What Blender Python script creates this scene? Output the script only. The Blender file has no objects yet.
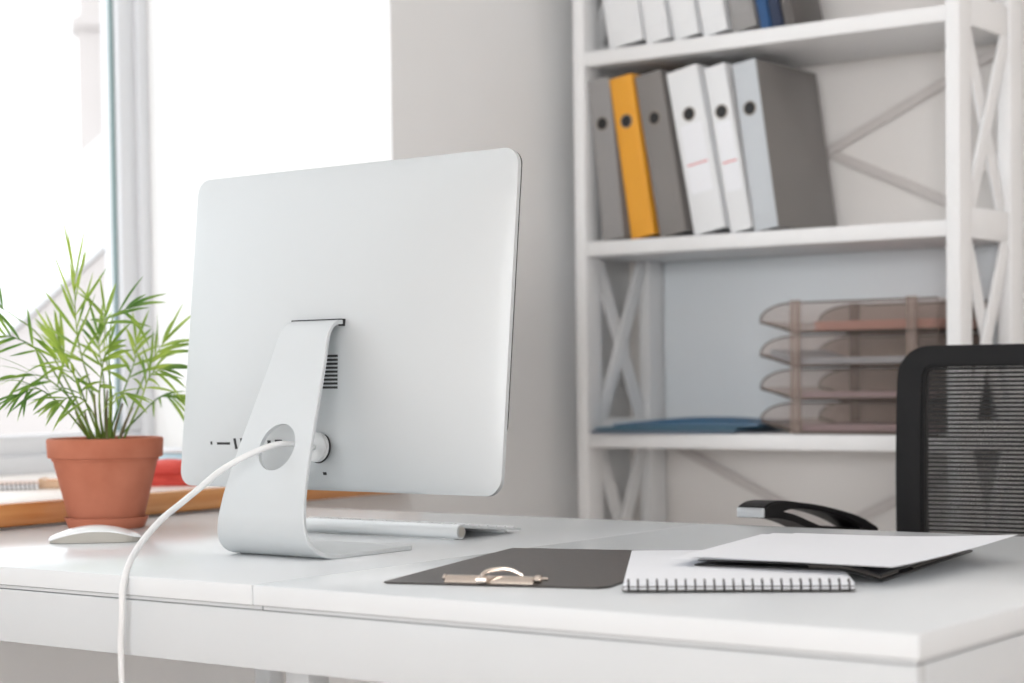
import bpy, bmesh, math, random
from mathutils import Vector, Matrix
C = bpy.context.scene
PI = math.pi

# ------------------------------------------------------------------ camera
CAMZ = 0.955
yaw, pitch, roll = 0.63603, -0.035413, -0.013120
fw = Vector((-math.sin(yaw)*math.cos(pitch), math.cos(yaw)*math.cos(pitch), math.sin(pitch)))
rt0 = Vector((math.cos(yaw), math.sin(yaw), 0)); up0 = rt0.cross(fw)
rt = math.cos(roll)*rt0 + math.sin(roll)*up0
up = -math.sin(roll)*rt0 + math.cos(roll)*up0
cd = bpy.data.cameras.new('camera'); cam = bpy.data.objects.new('camera', cd); C.collection.objects.link(cam)
cam.matrix_world = Matrix(((rt.x, up.x, -fw.x, 0), (rt.y, up.y, -fw.y, 0), (rt.z, up.z, -fw.z, CAMZ), (0, 0, 0, 1)))
cd.sensor_fit = 'HORIZONTAL'; cd.sensor_width = 36; cd.lens = 36*1931.22/1024
cd.shift_y = 102.45/1024
cd.clip_start = 0.05; cd.clip_end = 200
cd.dof.use_dof = True; cd.dof.focus_distance = 2.22; cd.dof.aperture_fstop = 4.5
C.camera = cam

# ------------------------------------------------------------------ light and exposure
C.view_settings.view_transform = 'Standard'; C.view_settings.look = 'None'
C.view_settings.gamma = 1; C.view_settings.use_curve_mapping = False
C.view_settings.exposure = 0.0
w = bpy.data.worlds.new('sky'); C.world = w; w.use_nodes = True
bg = w.node_tree.nodes['Background']; bg.inputs[0].default_value = (0.93, 0.97, 1.0, 1); bg.inputs[1].default_value = 2.2

def area(name, loc, rot, sx, sy, power, col=(1, 1, 1), portal=False):
    l = bpy.data.lights.new(name, 'AREA'); l.shape = 'RECTANGLE'; l.size = sx; l.size_y = sy
    l.energy = power; l.color = col
    if portal: l.cycles.is_portal = True
    o = bpy.data.objects.new(name, l); C.collection.objects.link(o); o.location = loc; o.rotation_euler = rot
    return o
# openings through which the daylight comes
area('daylight_portal', (-2.90, 1.56, 1.72), (0, -PI/2, 0), 1.78, 2.1, 1, portal=True)
area('daylight_portal', (-2.90, -1.15, 1.72), (0, -PI/2, 0), 1.78, 2.1, 1, portal=True)
# added fill light at the unseen far end of the room
far = area('far_fill_light', (2.9, -6.75, 1.65), (0, 0, 0), 3.2, 1.5, 285, (0.99, 0.99, 1.0))
far.rotation_euler = (Vector((-1.4, 3.0, 1.0)) - Vector((2.9, -6.75, 1.65))).to_track_quat('-Z', 'Y').to_euler()
# four added fill lights under the ceiling, with no fixtures
for lx, ly in ((-0.9, 1.9), (0.9, 1.9), (-0.9, -0.4), (0.9, -0.4)): area('ceiling_fill_light', (lx, ly, 2.74), (0, 0, 0), 1.2, 0.6, 5, (0.95, 0.98, 1.0))

# ------------------------------------------------------------------ materials
def mat(name, col, rough=0.5, metal=0.0, spec=0.5, **kw):
    m = bpy.data.materials.new(name); m.use_nodes = True
    b = m.node_tree.nodes['Principled BSDF']
    b.inputs['Base Color'].default_value = (*col, 1); b.inputs['Roughness'].default_value = rough
    b.inputs['Metallic'].default_value = metal; b.inputs['Specular IOR Level'].default_value = spec
    for k, v in kw.items(): b.inputs[k.replace('_', ' ')].default_value = v
    return m
def nodes(m): return m.node_tree.nodes, m.node_tree.links, m.node_tree.nodes['Principled BSDF']
def add_noise(m, c1, c2, scale=(1, 1, 1), detail=4, s=8, lo=.35, hi=.65, bump=0, dist=.002, coord='Object'):
    n, l, b = nodes(m)
    tc = n.new('ShaderNodeTexCoord'); mp = n.new('ShaderNodeMapping'); mp.inputs['Scale'].default_value = scale
    nz = n.new('ShaderNodeTexNoise'); nz.inputs['Scale'].default_value = s; nz.inputs['Detail'].default_value = detail
    cr = n.new('ShaderNodeValToRGB'); cr.color_ramp.elements[0].position = lo; cr.color_ramp.elements[1].position = hi
    cr.color_ramp.elements[0].color = (*c1, 1); cr.color_ramp.elements[1].color = (*c2, 1)
    l.new(tc.outputs[coord], mp.inputs[0]); l.new(mp.outputs[0], nz.inputs['Vector']); l.new(nz.outputs['Fac'], cr.inputs[0])
    l.new(cr.outputs[0], b.inputs['Base Color'])
    if bump:
        bp = n.new('ShaderNodeBump'); bp.inputs['Strength'].default_value = bump; bp.inputs['Distance'].default_value = dist
        l.new(nz.outputs['Fac'], bp.inputs['Height']); l.new(bp.outputs[0], b.inputs['Normal'])
    return m
def see_through(name, col, fac, rough=0.2, tint=(1, 1, 1)):
    m = mat(name, col, rough); n, l, b = nodes(m)
    t = n.new('ShaderNodeBsdfTransparent'); t.inputs[0].default_value = (*tint, 1)
    mx = n.new('ShaderNodeMixShader'); mx.inputs[0].default_value = fac
    l.new(t.outputs[0], mx.inputs[1]); l.new(b.outputs[0], mx.inputs[2]); l.new(mx.outputs[0], n['Material Output'].inputs[0])
    return m
M = {}
M['wall'] = add_noise(mat('wall_paint', (.88, .88, .875), .85, spec=.2), (.87, .87, .865), (.89, .89, .885), s=3, bump=.05)
M['wallwarm'] = add_noise(mat('wall_paint_warm', (.88, .85, .825), .85, spec=.2), (.87, .84, .815), (.89, .86, .835), s=3, bump=.05)
M['ceiling'] = add_noise(mat('ceiling_paint', (.8, .79, .78), .9, spec=.2), (.78, .77, .76), (.82, .81, .80), s=3)
M['floor'] = add_noise(mat('floor_laminate', (.62, .53, .47), .4), (.58, .49, .43), (.66, .57, .51), scale=(1, 12, 1), s=3)
M['upvc'] = mat('window_plastic', (.69, .70, .72), .35)
M['gasket'] = mat('window_gasket', (.20, .27, .27), .5)
M['glass'] = see_through('window_glass', (.9, .95, .95), .04, .02)
M['oak'] = add_noise(mat('sill_wood', (.6, .3, .12), .24), (.58, .225, .07), (.78, .40, .16), scale=(14, .7, 14), s=5, detail=6, lo=.3, hi=.7)
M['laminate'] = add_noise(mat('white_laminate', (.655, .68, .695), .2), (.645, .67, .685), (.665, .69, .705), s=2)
M['shelfwhite'] = add_noise(mat('white_lacquer', (.85, .85, .85), .4), (.84, .84, .84), (.86, .86, .86), s=6)
M['tabletop'] = add_noise(mat('white_tabletop', (.775, .80, .815), .20, spec=.2), (.765, .79, .805), (.785, .81, .825), s=2)
M['panelwhite'] = mat('pale_panel', (.83, .875, .905), .35)
M['alulight'] = mat('bright_aluminium', (.84, .86, .865), .4, metal=.25)
M['sill_overlit'] = add_noise(mat('sill_wood_overlit', (.90, .83, .76), .3), (.87, .78, .70), (.93, .87, .81), scale=(14, .7, 14), s=5)  # window glare painted into the wood: top board lightened to near white
M['alu'] = mat('brushed_aluminium', (.62, .645, .655), .55, metal=.30)
M['alu_edge'] = mat('machined_aluminium', (.55, .56, .56), .35, metal=.9)
M['blackglass'] = mat('black_glass', (.01, .01, .012), .06)
M['black'] = mat('black_plastic', (.012, .012, .013), .45)
M['port'] = mat('port_black', (.02, .02, .022), .6)
M['whiteplastic'] = mat('white_plastic', (.80, .81, .81), .35)
M['mousewhite'] = mat('mouse_acrylic', (.86, .87, .88), .08)
M['mousealu'] = mat('mouse_aluminium', (.40, .38, .34), .5, metal=.1)
M['key'] = mat('keycap_white', (.85, .86, .87), .4)
M['terracotta'] = add_noise(mat('terracotta', (.50, .17, .10), .75, spec=.3), (.44, .140, .078), (.53, .19, .115), s=14, detail=8, bump=.12)
M['soil'] = add_noise(mat('soil', (.05, .03, .02), .95), (.02, .012, .008), (.09, .055, .035), s=60, bump=.8, dist=.01)
M['leaf'] = mat('palm_leaf', (.16, .34, .05), .42)
n, l, b = nodes(M['leaf'])
oi = n.new('ShaderNodeTexCoord'); nz = n.new('ShaderNodeTexNoise'); nz.inputs['Scale'].default_value = 14
cr = n.new('ShaderNodeValToRGB'); cr.color_ramp.elements[0].position = .35; cr.color_ramp.elements[1].position = .65
cr.color_ramp.elements[0].color = (.10, .23, .035, 1); cr.color_ramp.elements[1].color = (.44, .58, .10, 1)
l.new(oi.outputs['Object'], nz.inputs['Vector']); l.new(nz.outputs['Fac'], cr.inputs[0]); l.new(cr.outputs[0], b.inputs['Base Color'])
tr = n.new('ShaderNodeBsdfTranslucent'); mx = n.new('ShaderNodeMixShader'); mx.inputs[0].default_value = .48
l.new(cr.outputs[0], tr.inputs[0]); l.new(b.outputs[0], mx.inputs[1]); l.new(tr.outputs[0], mx.inputs[2]); l.new(mx.outputs[0], n['Material Output'].inputs[0])
M['cane'] = add_noise(mat('palm_cane', (.16, .13, .05), .6), (.10, .065, .03), (.24, .27, .08), s=30, scale=(1, 1, .3))
M['bluefolder'] = see_through('blue_translucent_plastic', (.005, .12, .26), .95, .5, (.2, .5, .75))
M['tealfolder'] = see_through('teal_translucent_plastic', (.0, .17, .27), .95, .5, (.2, .6, .75))
M['navyfolder'] = mat('navy_plastic', (.012, .03, .09), .3)
M['smoke'] = see_through('smoky_plastic', (.46, .39, .35), .12, .12, (.93, .89, .87))
M['smoke_post'] = see_through('smoky_plastic_thick', (.46, .38, .34), .34, .15, (.92, .87, .84))
M['smoke_edge'] = mat('smoky_plastic_edge', (.10, .075, .062), .25)
M['paper'] = mat('paper', (.86, .87, .90), .8, spec=.2)
M['paper_warm'] = mat('paper_warm', (.72, .58, .52), .8, spec=.2)
M['paper_blue'] = mat('paper_blue', (.55, .66, .76), .8, spec=.2)
M['paper_mauve'] = mat('paper_mauve', (.52, .44, .50), .8, spec=.2)
M['paper_pink'] = mat('paper_pink', (.62, .36, .32), .8, spec=.2)
M['clipboard'] = add_noise(mat('clipboard_vinyl', (.06, .053, .049), .36), (.052, .045, .042), (.072, .064, .06), s=300, bump=.2, dist=.0005)
M['clipmetal'] = mat('clip_metal', (.72, .64, .57), .25, metal=1)
M['coil'] = mat('coil_wire', (.022, .017, .016), .4)
M['darkcard'] = mat('black_card', (.018, .017, .018), .4)
M['darkflap'] = mat('dark_flap', (.085, .072, .064), .5)
M['chair'] = mat('chair_plastic', (.009, .009, .010), .5, spec=.25)
M['chairmesh'] = mat('chair_mesh_weave', (.012, .012, .012), .7)
M['chairfab'] = add_noise(mat('chair_fabric', (.02, .02, .02), .9), (.014, .014, .014), (.028, .028, .028), s=200)
M['silver'] = mat('silver_plastic', (.55, .57, .59), .3, metal=.4)
M['red'] = add_noise(mat('red_fabric', (.72, .07, .05), .75), (.66, .055, .04), (.78, .09, .065), s=40, scale=(1, 1, 4))
M['palebox'] = mat('pale_blue_plastic', (.55, .74, .84), .4)
M['facade'] = add_noise(mat('facade_render', (.47, .43, .415), .9), (.45, .41, .395), (.49, .45, .435), s=.6)
M['roof'] = mat('roof_sheet', (.88, .88, .89), .6)
M['beige'] = mat('beige_card', (.62, .42, .28), .7)
M['steel'] = mat('ring_metal', (.30, .26, .22), .4, metal=.7)
M['bracegrey'] = mat('brace_lacquer', (.66, .62, .60), .5)
BINDER = {'lightgrey': (.55, .58, .61), 'grey': (.22, .205, .195), 'midgrey': (.30, .29, .285), 'yellow': (.80, .36, .03), 'white': (.80, .81, .82),
          'blue': (.01, .07, .20), 'navy': (.008, .02, .06), 'darkgrey': (.10, .09, .085), 'taupe': (.26, .235, .22)}
for k, v in BINDER.items(): M['b_'+k] = mat('binder_'+k, v, .38)

# ------------------------------------------------------------------ mesh helpers
def merge(bm, tmp):
    me = bpy.data.meshes.new('tmp'); tmp.to_mesh(me); tmp.free(); bm.from_mesh(me); bpy.data.meshes.remove(me)
def box(bm, a, b, bev=0.0, seg=2, mtx=None):
    t = bmesh.new(); x0, y0, z0 = a; x1, y1, z1 = b
    r = bmesh.ops.create_cube(t, size=1)
    for v in t.verts:
        v.co = Vector(((x0+x1)/2 + v.co.x*(x1-x0), (y0+y1)/2 + v.co.y*(y1-y0), (z0+z1)/2 + v.co.z*(z1-z0)))
    if bev > 0: bmesh.ops.bevel(t, geom=list(t.edges), offset=bev, segments=seg, profile=.5, affect='EDGES')
    if mtx is not None: bmesh.ops.transform(t, matrix=mtx, verts=t.verts)
    merge(bm, t)
def bar(bm, p, q, wx, wz, side=Vector((1, 0, 0)), bev=.002):
    """a rectangular bar from p to q; wx measured along 'side', wz across it"""
    p = Vector(p); q = Vector(q); d = (q-p); L = d.length; d.normalize()
    s = (side - d*side.dot(d)).normalized(); n_ = d.cross(s)
    mt = Matrix(((s.x, n_.x, d.x, p.x), (s.y, n_.y, d.y, p.y), (s.z, n_.z, d.z, p.z), (0, 0, 0, 1)))
    box(bm, (-wx/2, -wz/2, 0), (wx/2, wz/2, L), bev, 2, mt)
def lathe(bm, prof, seg=48, ctr=(0, 0, 0), cap=True):
    rings = []
    for r, z in prof:
        rings.append([bm.verts.new((ctr[0]+r*math.cos(2*PI*i/seg), ctr[1]+r*math.sin(2*PI*i/seg), ctr[2]+z)) for i in range(seg)])
    for a, b_ in zip(rings, rings[1:]):
        for i in range(seg): bm.faces.new((a[i], a[(i+1) % seg], b_[(i+1) % seg], b_[i]))
    if cap:
        bm.faces.new(rings[0][::-1]); bm.faces.new(rings[-1])
def spline(pts, n=8):
    pts = [Vector(p) for p in pts]; out = []
    P = [2*pts[0]-pts[1]] + pts + [2*pts[-1]-pts[-2]]
    for i in range(1, len(P)-2):
        for k in range(n):
            t = k/n; a, b_, c, d = P[i-1], P[i], P[i+1], P[i+2]
            out.append(.5*((2*b_)+(c-a)*t+(2*a-5*b_+4*c-d)*t*t+(3*b_-a-3*c+d)*t**3))
    out.append(pts[-1]); return out
def tube(bm, pts, rad, seg=10, cap=True):
    pts = [Vector(p) for p in pts]; N = len(pts); rings = []; ref = None
    for i, p in enumerate(pts):
        d = (pts[min(i+1, N-1)] - pts[max(i-1, 0)]).normalized()
        if ref is None: ref = d.orthogonal().normalized()
        ref = (ref - d*ref.dot(d)).normalized(); b_ = d.cross(ref)
        r = rad(i/(N-1)) if callable(rad) else rad
        rings.append([bm.verts.new(p + r*(math.cos(2*PI*k/seg)*ref + math.sin(2*PI*k/seg)*b_)) for k in range(seg)])
    for a, c in zip(rings, rings[1:]):
        for k in range(seg): bm.faces.new((a[k], a[(k+1) % seg], c[(k+1) % seg], c[k]))
    if cap: bm.faces.new(rings[0][::-1]); bm.faces.new(rings[-1])
def prism(bm, poly, ax, lo, hi, bev=0, seg=2):
    """extrude a 2D polygon along axis ax (0,1,2); poly gives the other two coordinates in order"""
    t = bmesh.new()
    def mk(u, v, s):
        return {0: (s, u, v), 1: (u, s, v), 2: (u, v, s)}[ax]
    A = [t.verts.new(mk(u, v, lo)) for u, v in poly]; B = [t.verts.new(mk(u, v, hi)) for u, v in poly]
    t.faces.new(A); t.faces.new(B[::-1])
    for i in range(len(A)):
        j = (i+1) % len(A); t.faces.new((A[j], A[i], B[i], B[j]))
    bmesh.ops.recalc_face_normals(t, faces=t.faces)
    if bev:
        bmesh.ops.bevel(t, geom=list(t.edges), offset=bev, segments=seg, affect='EDGES')
    merge(bm, t)
def rrect(w_, h_, r, n=8, x0=0, y0=0):
    out = []
    for cx, cy, a0 in ((w_/2-r, h_/2-r, 0), (-w_/2+r, h_/2-r, PI/2), (-w_/2+r, -h_/2+r, PI), (w_/2-r, -h_/2+r, 1.5*PI)):
        for k in range(n+1):
            a = a0 + k/n*PI/2; out.append((x0+cx+r*math.cos(a), y0+cy+r*math.sin(a)))
    return out
def disc(bm, c, axis, r, h, seg=28, bev=0):
    """short cylinder centred on c, along axis"""
    t = bmesh.new(); bmesh.ops.create_cone(t, cap_ends=True, segments=seg, radius1=r, radius2=r, depth=h)
    if bev: bmesh.ops.bevel(t, geom=[e for e in t.edges if all(len(f.verts) > 4 for f in e.link_faces[:1]) or any(len(f.verts) > 4 for f in e.link_faces)], offset=bev, segments=2, affect='EDGES')
    q = Vector((0, 0, 1)).rotation_difference(Vector(axis).normalized())
    bmesh.ops.transform(t, matrix=Matrix.Translation(Vector(c)) @ q.to_matrix().to_4x4(), verts=t.verts); merge(bm, t)
def torus(bm, c, axis, R, r, seg=28, s2=8):
    q = Vector((0, 0, 1)).rotation_difference(Vector(axis).normalized()).to_matrix(); c = Vector(c); rings = []
    for i in range(seg):
        a = 2*PI*i/seg
        rings.append([bm.verts.new(c + q @ Vector(((R+r*math.cos(2*PI*k/s2))*math.cos(a), (R+r*math.cos(2*PI*k/s2))*math.sin(a), r*math.sin(2*PI*k/s2)))) for k in range(s2)])
    for i in range(seg):
        a, b_ = rings[i], rings[(i+1) % seg]
        for k in range(s2): bm.faces.new((a[k], b_[k], b_[(k+1) % s2], a[(k+1) % s2]))
def sheet(bm, fn, nu, nv, th):
    """a thin curved sheet: fn(u,v)->Vector for u,v in 0..1, thickness th upward"""
    A = [[bm.verts.new(fn(i/nu, j/nv)) for j in range(nv+1)] for i in range(nu+1)]
    B = [[bm.verts.new(fn(i/nu, j/nv)+Vector((0, 0, th))) for j in range(nv+1)] for i in range(nu+1)]
    for i in range(nu):
        for j in range(nv):
            bm.faces.new((A[i][j], A[i][j+1], A[i+1][j+1], A[i+1][j])); bm.faces.new((B[i][j], B[i+1][j], B[i+1][j+1], B[i][j+1]))
    for i in range(nu):
        bm.faces.new((A[i][0], A[i+1][0], B[i+1][0], B[i][0])); bm.faces.new((A[i][nv], B[i][nv], B[i+1][nv], A[i+1][nv]))
    for j in range(nv):
        bm.faces.new((A[0][j], B[0][j], B[0][j+1], A[0][j+1])); bm.faces.new((A[nu][j], A[nu][j+1], B[nu][j+1], B[nu][j]))

def obj(name, bm, m, parent=None, smooth=35, label=None, kind=None):
    me = bpy.data.meshes.new(name); bm.to_mesh(me); bm.free()
    o = bpy.data.objects.new(name, me); C.collection.objects.link(o); me.materials.append(M[m])
    if smooth:
        me.polygons.foreach_set('use_smooth', [True]*len(me.polygons)); me.set_sharp_from_angle(angle=math.radians(smooth))
    if parent is not None: o.parent = parent
    if label: o['label'] = label
    if kind: o['kind'] = kind
    return o
def thing(name, label, cat, loc=(0, 0, 0), rotz=0, group=None):
    o = bpy.data.objects.new(name, None); C.collection.objects.link(o); o.empty_display_size = .05
    o.location = loc; o.rotation_euler = (0, 0, rotz); o['label'] = label; o['category'] = cat
    if group: o['group'] = group
    return o
def tag(o, label, cat, group=None):
    o['label'] = label; o['category'] = cat
    if group: o['group'] = group
    return o
def struct(name, bm, m, parent=None, smooth=35):
    o = obj(name, bm, m, parent, smooth)
    if parent is None: o['kind'] = 'structure'
    return o
N = bmesh.new
V = Vector

# ------------------------------------------------------------------ the room
XW, YB, XR, YF, ZC = -2.20, 3.40, 4.6, -7.0, 2.8
WX = -2.95                                   # outside face of the thick window wall
ZS, ZT = 0.752, 2.62                         # bottom and top of the window openings
Y0, Y1 = 0.45, 2.635                         # the window by the desk
Q0, Q1 = -2.25, -0.05                        # the next window along the same wall
bm = N(); box(bm, (WX-.1, YF-.2, -.05), (XR+.2, YB+.2, 0)); struct('floor', bm, 'floor')
bm = N(); box(bm, (WX-.1, YF-.2, ZC), (XR+.2, YB+.2, ZC+.1)); struct('ceiling', bm, 'ceiling')
bm = N(); box(bm, (WX, YB, 0), (XR+.2, YB+.2, ZC)); struct('wall_back', bm, 'wallwarm')
bm = N(); box(bm, (XR, YF, 0), (XR+.2, YB, ZC)); struct('wall_right', bm, 'wall')
bm = N()
box(bm, (WX, YF, 0), (XW, YB, ZS)); box(bm, (WX, YF, ZT), (XW, YB, ZC))
for a, b_ in ((YF, Q0), (Q1, Y0), (Y1, YB)): box(bm, (WX, a, ZS), (XW, b_, ZT))
struct('wall_left', bm, 'wall')
bm = N()
FX0, FX1 = 1.2, 4.5
box(bm, (WX, YF-.2, 0), (XR+.2, YF, .9)); box(bm, (WX, YF-.2, 2.6), (XR+.2, YF, ZC))
box(bm, (WX, YF-.2, .9), (FX0, YF, 2.6)); box(bm, (FX1, YF-.2, .9), (XR+.2, YF, 2.6))
struct('wall_front', bm, 'wall')
def window(name, ya, yb, mull):
    t = bpy.data.objects.new(name, None); C.collection.objects.link(t); t.location = (-2.85, (ya+yb)/2, ZS); t['kind'] = 'structure'
    hw = (yb-ya)/2; H = ZT-ZS
    bm = N(); zb = .088
    # outer frame with a step: 70 mm profile
    box(bm, (-.035, -hw, 0), (.035, hw, zb-.02), .004); box(bm, (-.035, -hw, H-.07), (.035, hw, H), .004)
    box(bm, (-.035, hw-.026, zb-.02), (.035, hw, H-.07), .004); box(bm, (-.035, -hw, zb-.02), (.035, -hw+.026, H-.07), .004)
    struct('window_frame', bm, 'upvc', t)
    for a, b_ in mull:
        bm = N(); s = .042
        box(bm, (-.028, a, zb-.025), (.022, b_, zb+s-.025), .006); box(bm, (-.028, a, H-.07-s), (.022, b_, H-.06), .006)
        box(bm, (-.028, a, zb+s-.025), (.022, a+s, H-.07-s), .003); box(bm, (-.028, b_-s, zb+s-.025), (.022, b_, H-.07-s), .003)
        sa = struct('sash', bm, 'upvc', t)
        bm = N(); box(bm, (-.006, a+s, zb+s-.025), (0, b_-s, H-.07-s)); struct('glass', bm, 'glass', sa)
        bm = N(); g = .006
        box(bm, (.0005, a+s-.001, zb+s-.025), (.010, a+s+g, H-.07-s)); box(bm, (.0005, b_-s-g, zb+s-.025), (.010, b_-s+.001, H-.07-s))
        struct('gasket', bm, 'gasket', sa)
    return t
hw = (Y1-Y0)/2
w1 = window('window_1', Y0, Y1, [(-hw+.024, -.002), (.002, hw-.024)])
hq = (Q1-Q0)/2
w2 = window('window_2', Q0, Q1, [(-hq+.024, -.002), (.002, hq-.024)])
# thick wooden sill board filling the deep reveal
bm = N(); box(bm, (.036, -hw+.003, .003), (.678, hw-.003, .0345), .003); ws = struct('window_sill', bm, 'sill_overlit', w1)
bm = N(); box(bm, (.655, -hw-.02, .0005), (.692, hw+.02, .0340), .005); struct('sill_front', bm, 'oak', ws)
bm = N(); box(bm, (.036, -hq+.003, .003), (.690, hq-.003, .034), .004); struct('window_sill', bm, 'oak', w2)

# ------------------------------------------------------------------ the house across the street
t = thing('building', 'pale gabled house with white sloping roof edge seen through the window', 'building', (-12.856, 6.478, -8.0), math.radians(49.7))
bm = N(); prism(bm, [(0, 0), (10, 0), (10, 6.50), (5, 11.03), (0, 6.50)], 1, 0, 7); obj('wall', bm, 'facade', t)
for sx in (0, 1):
    bm = N(); q = [(-.45, 6.12), (5, 11.06), (5, 11.82), (-.45, 6.88)]; q = [(10-a, b_) for a, b_ in q] if sx else q
    prism(bm, q, 1, -.10, 7.2, .01); obj('roof', bm, 'roof', t)
bm = N(); box(bm, (3.6, 2.6, 10.0), (4.1, 3.1, 11.9), .02); box(bm, (3.55, 2.55, 11.9), (4.15, 3.15, 12.0), .02); obj('chimney', bm, 'facade', t)
t = thing('building', 'taller pale pink building behind the gabled house, beside the window frame', 'building', (-16.57, 14.48, -8.0), math.radians(49))
bm = N(); box(bm, (0, 0, 0), (9, 7, 19), .02); obj('wall', bm, 'facade', t)
bm = N(); box(bm, (-.3, -.3, 19.0), (9.3, 7.3, 19.3), .02); obj('roof', bm, 'roof', t)

# ------------------------------------------------------------------ desk
DX0, DX1, DY0, DY1, DZ = -2.150, -0.6345, 1.388, 2.268, 0.75
SEAM = -1.349
desk = thing('desk', 'glossy white desk with two-leaf top carrying computer, plant and papers', 'desk', (DX0, DY0, 0))
L, D = DX1-DX0, DY1-DY0; S = SEAM-DX0
for a, b_ in ((0, S-.0006), (S+.0006, L)):
    bm = N(); box(bm, (a, 0, .7295), (b_, D, DZ), .0012); obj('tabletop_leaf', bm, 'tabletop', desk)
bm = N()
box(bm, (.004, .003, .7255), (S+.010, D-.003, .7288)); box(bm, (S+.0125, .003, .7255), (L-.004, D-.003, .7288)); obj('support_strip', bm, 'laminate', desk)
bm = N(); box(bm, (.006, .002, .6655), (L-.003, .020, .7245), .0012); obj('apron', bm, 'laminate', desk, label='white front apron')
bm = N(); box(bm, (.006, D-.020, .6655), (L-.006, D-.004, .7245), .0012); obj('apron', bm, 'laminate', desk)
bm = N(); box(bm, (L-.021, .0205, .6655), (L-.003, D-.0205, .7245), .0012); obj('side_panel', bm, 'laminate', desk)
bm = N(); box(bm, (.006, .0205, .6655), (.022, D-.0205, .7245), .0012); obj('side_panel', bm, 'laminate', desk)
for x in (.03, S-.009, L-.06):
    for y in ((.055,) if abs(x-S) < .1 else (.05, D-.085)):
        bm = N(); box(bm, (x, y, 0), (x+.032, y+.032, .7245), .002); obj('leg', bm, 'laminate', desk)

# ------------------------------------------------------------------ desktop computer
ICX, ICY = -1.550, 1.7306
W_, H_ = .528, .3933
mac = thing('desktop_computer', 'silver all-in-one desktop computer seen from behind on white desk', 'computer', (ICX, 1.65, DZ), -.0384)
tilt = .1069
zb = .8199-DZ
def chassis_pt(u, v, d):          # u across, v up the panel, d towards the viewer's side (-Y)
    n_ = V((0, -math.cos(tilt), math.sin(tilt))); e = V((0, math.sin(tilt), math.cos(tilt)))
    return V((u, ICY-1.65, zb)) + e*v + n_*d
def bulge(u, v):
    a = abs(2*u/W_); b_ = abs(2*(v-H_/2)/H_)
    return .0055 + .040*((1-min(a, 1)**2.3)*(1-min(b_, 1)**2.3))**.75
out = rrect(W_, H_, .021, 10, 0, H_/2)
out2 = []
for i in range(len(out)):          # resample straight runs
    p, q = V(out[i]), V(out[(i+1) % len(out)]); d = (q-p).length; k = max(1, int(d/.02))
    for j in range(k): out2.append(p.lerp(q, j/k))
bm = N(); rings = []
SS = [0.03, .1, .2, .3, .4, .5, .58, .66, .73, .80, .86, .91, .95, .98, 1.0]
for s in SS:
    r = []
    for p in out2:
        u, v = p.x*s, H_/2 + (p.y-H_/2)*s
        d = bulge(u, v)
        r.append(bm.verts.new(chassis_pt(u, v, d)))
    rings.append(r)
fr = [bm.verts.new(chassis_pt(p.x, p.y, 0.0)) for p in out2]; rings.append(fr)
for a, b_ in zip(rings, rings[1:]):
    for i in range(len(a)): bm.faces.new((a[i], a[(i+1) % len(a)], b_[(i+1) % len(a)], b_[i]))
bm.faces.new(rings[0]); bm.faces.new(fr[::-1])
bmesh.ops.recalc_face_normals(bm, faces=bm.faces)
housing = obj('housing', bm, 'alu', mac, 50)
bm = N()
inner = [chassis_pt(p[0], p[1], -.0030) for p in rrect(W_-.002, H_-.0625, .018, 8, 0, H_/2+.030)]
back = [chassis_pt(p[0], p[1], -.0002) for p in rrect(W_-.002, H_-.0625, .018, 8, 0, H_/2+.030)]
A = [bm.verts.new(p) for p in inner]; B = [bm.verts.new(p) for p in back]
bm.faces.new(A); bm.faces.new(B[::-1])
for i in range(len(A)): bm.faces.new((A[i], B[i], B[(i+1) % len(A)], A[(i+1) % len(A)]))
bmesh.ops.recalc_face_normals(bm, faces=bm.faces)
obj('display_glass', bm, 'blackglass', mac, label='black glass front')
# openings in the back: little black recesses lying on the curved shell
def on_back(bm, u, v, wu, wv, ang=0, raise_=.0004, dep=.002):
    """a flat dark plate on the shell, its edges following the surface"""
    ca, sa = math.cos(ang), math.sin(ang); nu = 4
    P = []
    for i in range(nu+1):
        row = []
        for j in (0, 1):
            x, y = (i/nu-.5)*wu, (j-.5)*wv
            uu, vv = u+ca*x-sa*y, v+sa*x+ca*y
            row.append(chassis_pt(uu, vv, bulge(uu, vv)+raise_))
        P.append(row)
    Vt = [[bm.verts.new(p) for p in r] for r in P]; nn = V((0, -1, 0))
    Vb = [[bm.verts.new(p - nn*dep) for p in r] for r in P]
    for i in range(nu):
        bm.faces.new((Vt[i][0], Vt[i+1][0], Vt[i+1][1], Vt[i][1])); bm.faces.new((Vb[i][0], Vb[i][1], Vb[i+1][1], Vb[i+1][0]))
        bm.faces.new((Vt[i][0], Vb[i][0], Vb[i+1][0], Vt[i+1][0])); bm.faces.new((Vt[i][1], Vt[i+1][1], Vb[i+1][1], Vb[i][1]))
    for i in (0, nu): bm.faces.new((Vt[i][0], Vt[i][1], Vb[i][1], Vb[i][0]))
    bmesh.ops.recalc_face_normals(bm, faces=bm.faces)
for nm, u, v, wu, wv, an in (('audio_jack', -.1938, .0536, .0035, .0040, 0), ('card_slot', -.1690, .0531, .026, .0030, 0),
                             ('port', -.1452, .0530, .0046, .0130, .14), ('port', -.1322, .0535, .0046, .0125, .14),
                             ('port', -.0955, .0540, .0055, .0060, 0), ('port', -.0820, .0545, .0055, .0058, 0), ('port', -.0650, .0555, .0125, .0058, 0),
                             ('lock_slot', .0042, .0195, .0055, .0034, 0)):
    bm = N(); on_back(bm, u, v, wu, wv, an); obj(nm, bm, 'port', housing, 0)
bm = N()
for k in range(9): on_back(bm, .0065, .1570-k*.00462, .066, .0027)
obj('vent', bm, 'port', housing, 0, label='black slotted vent')
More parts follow.
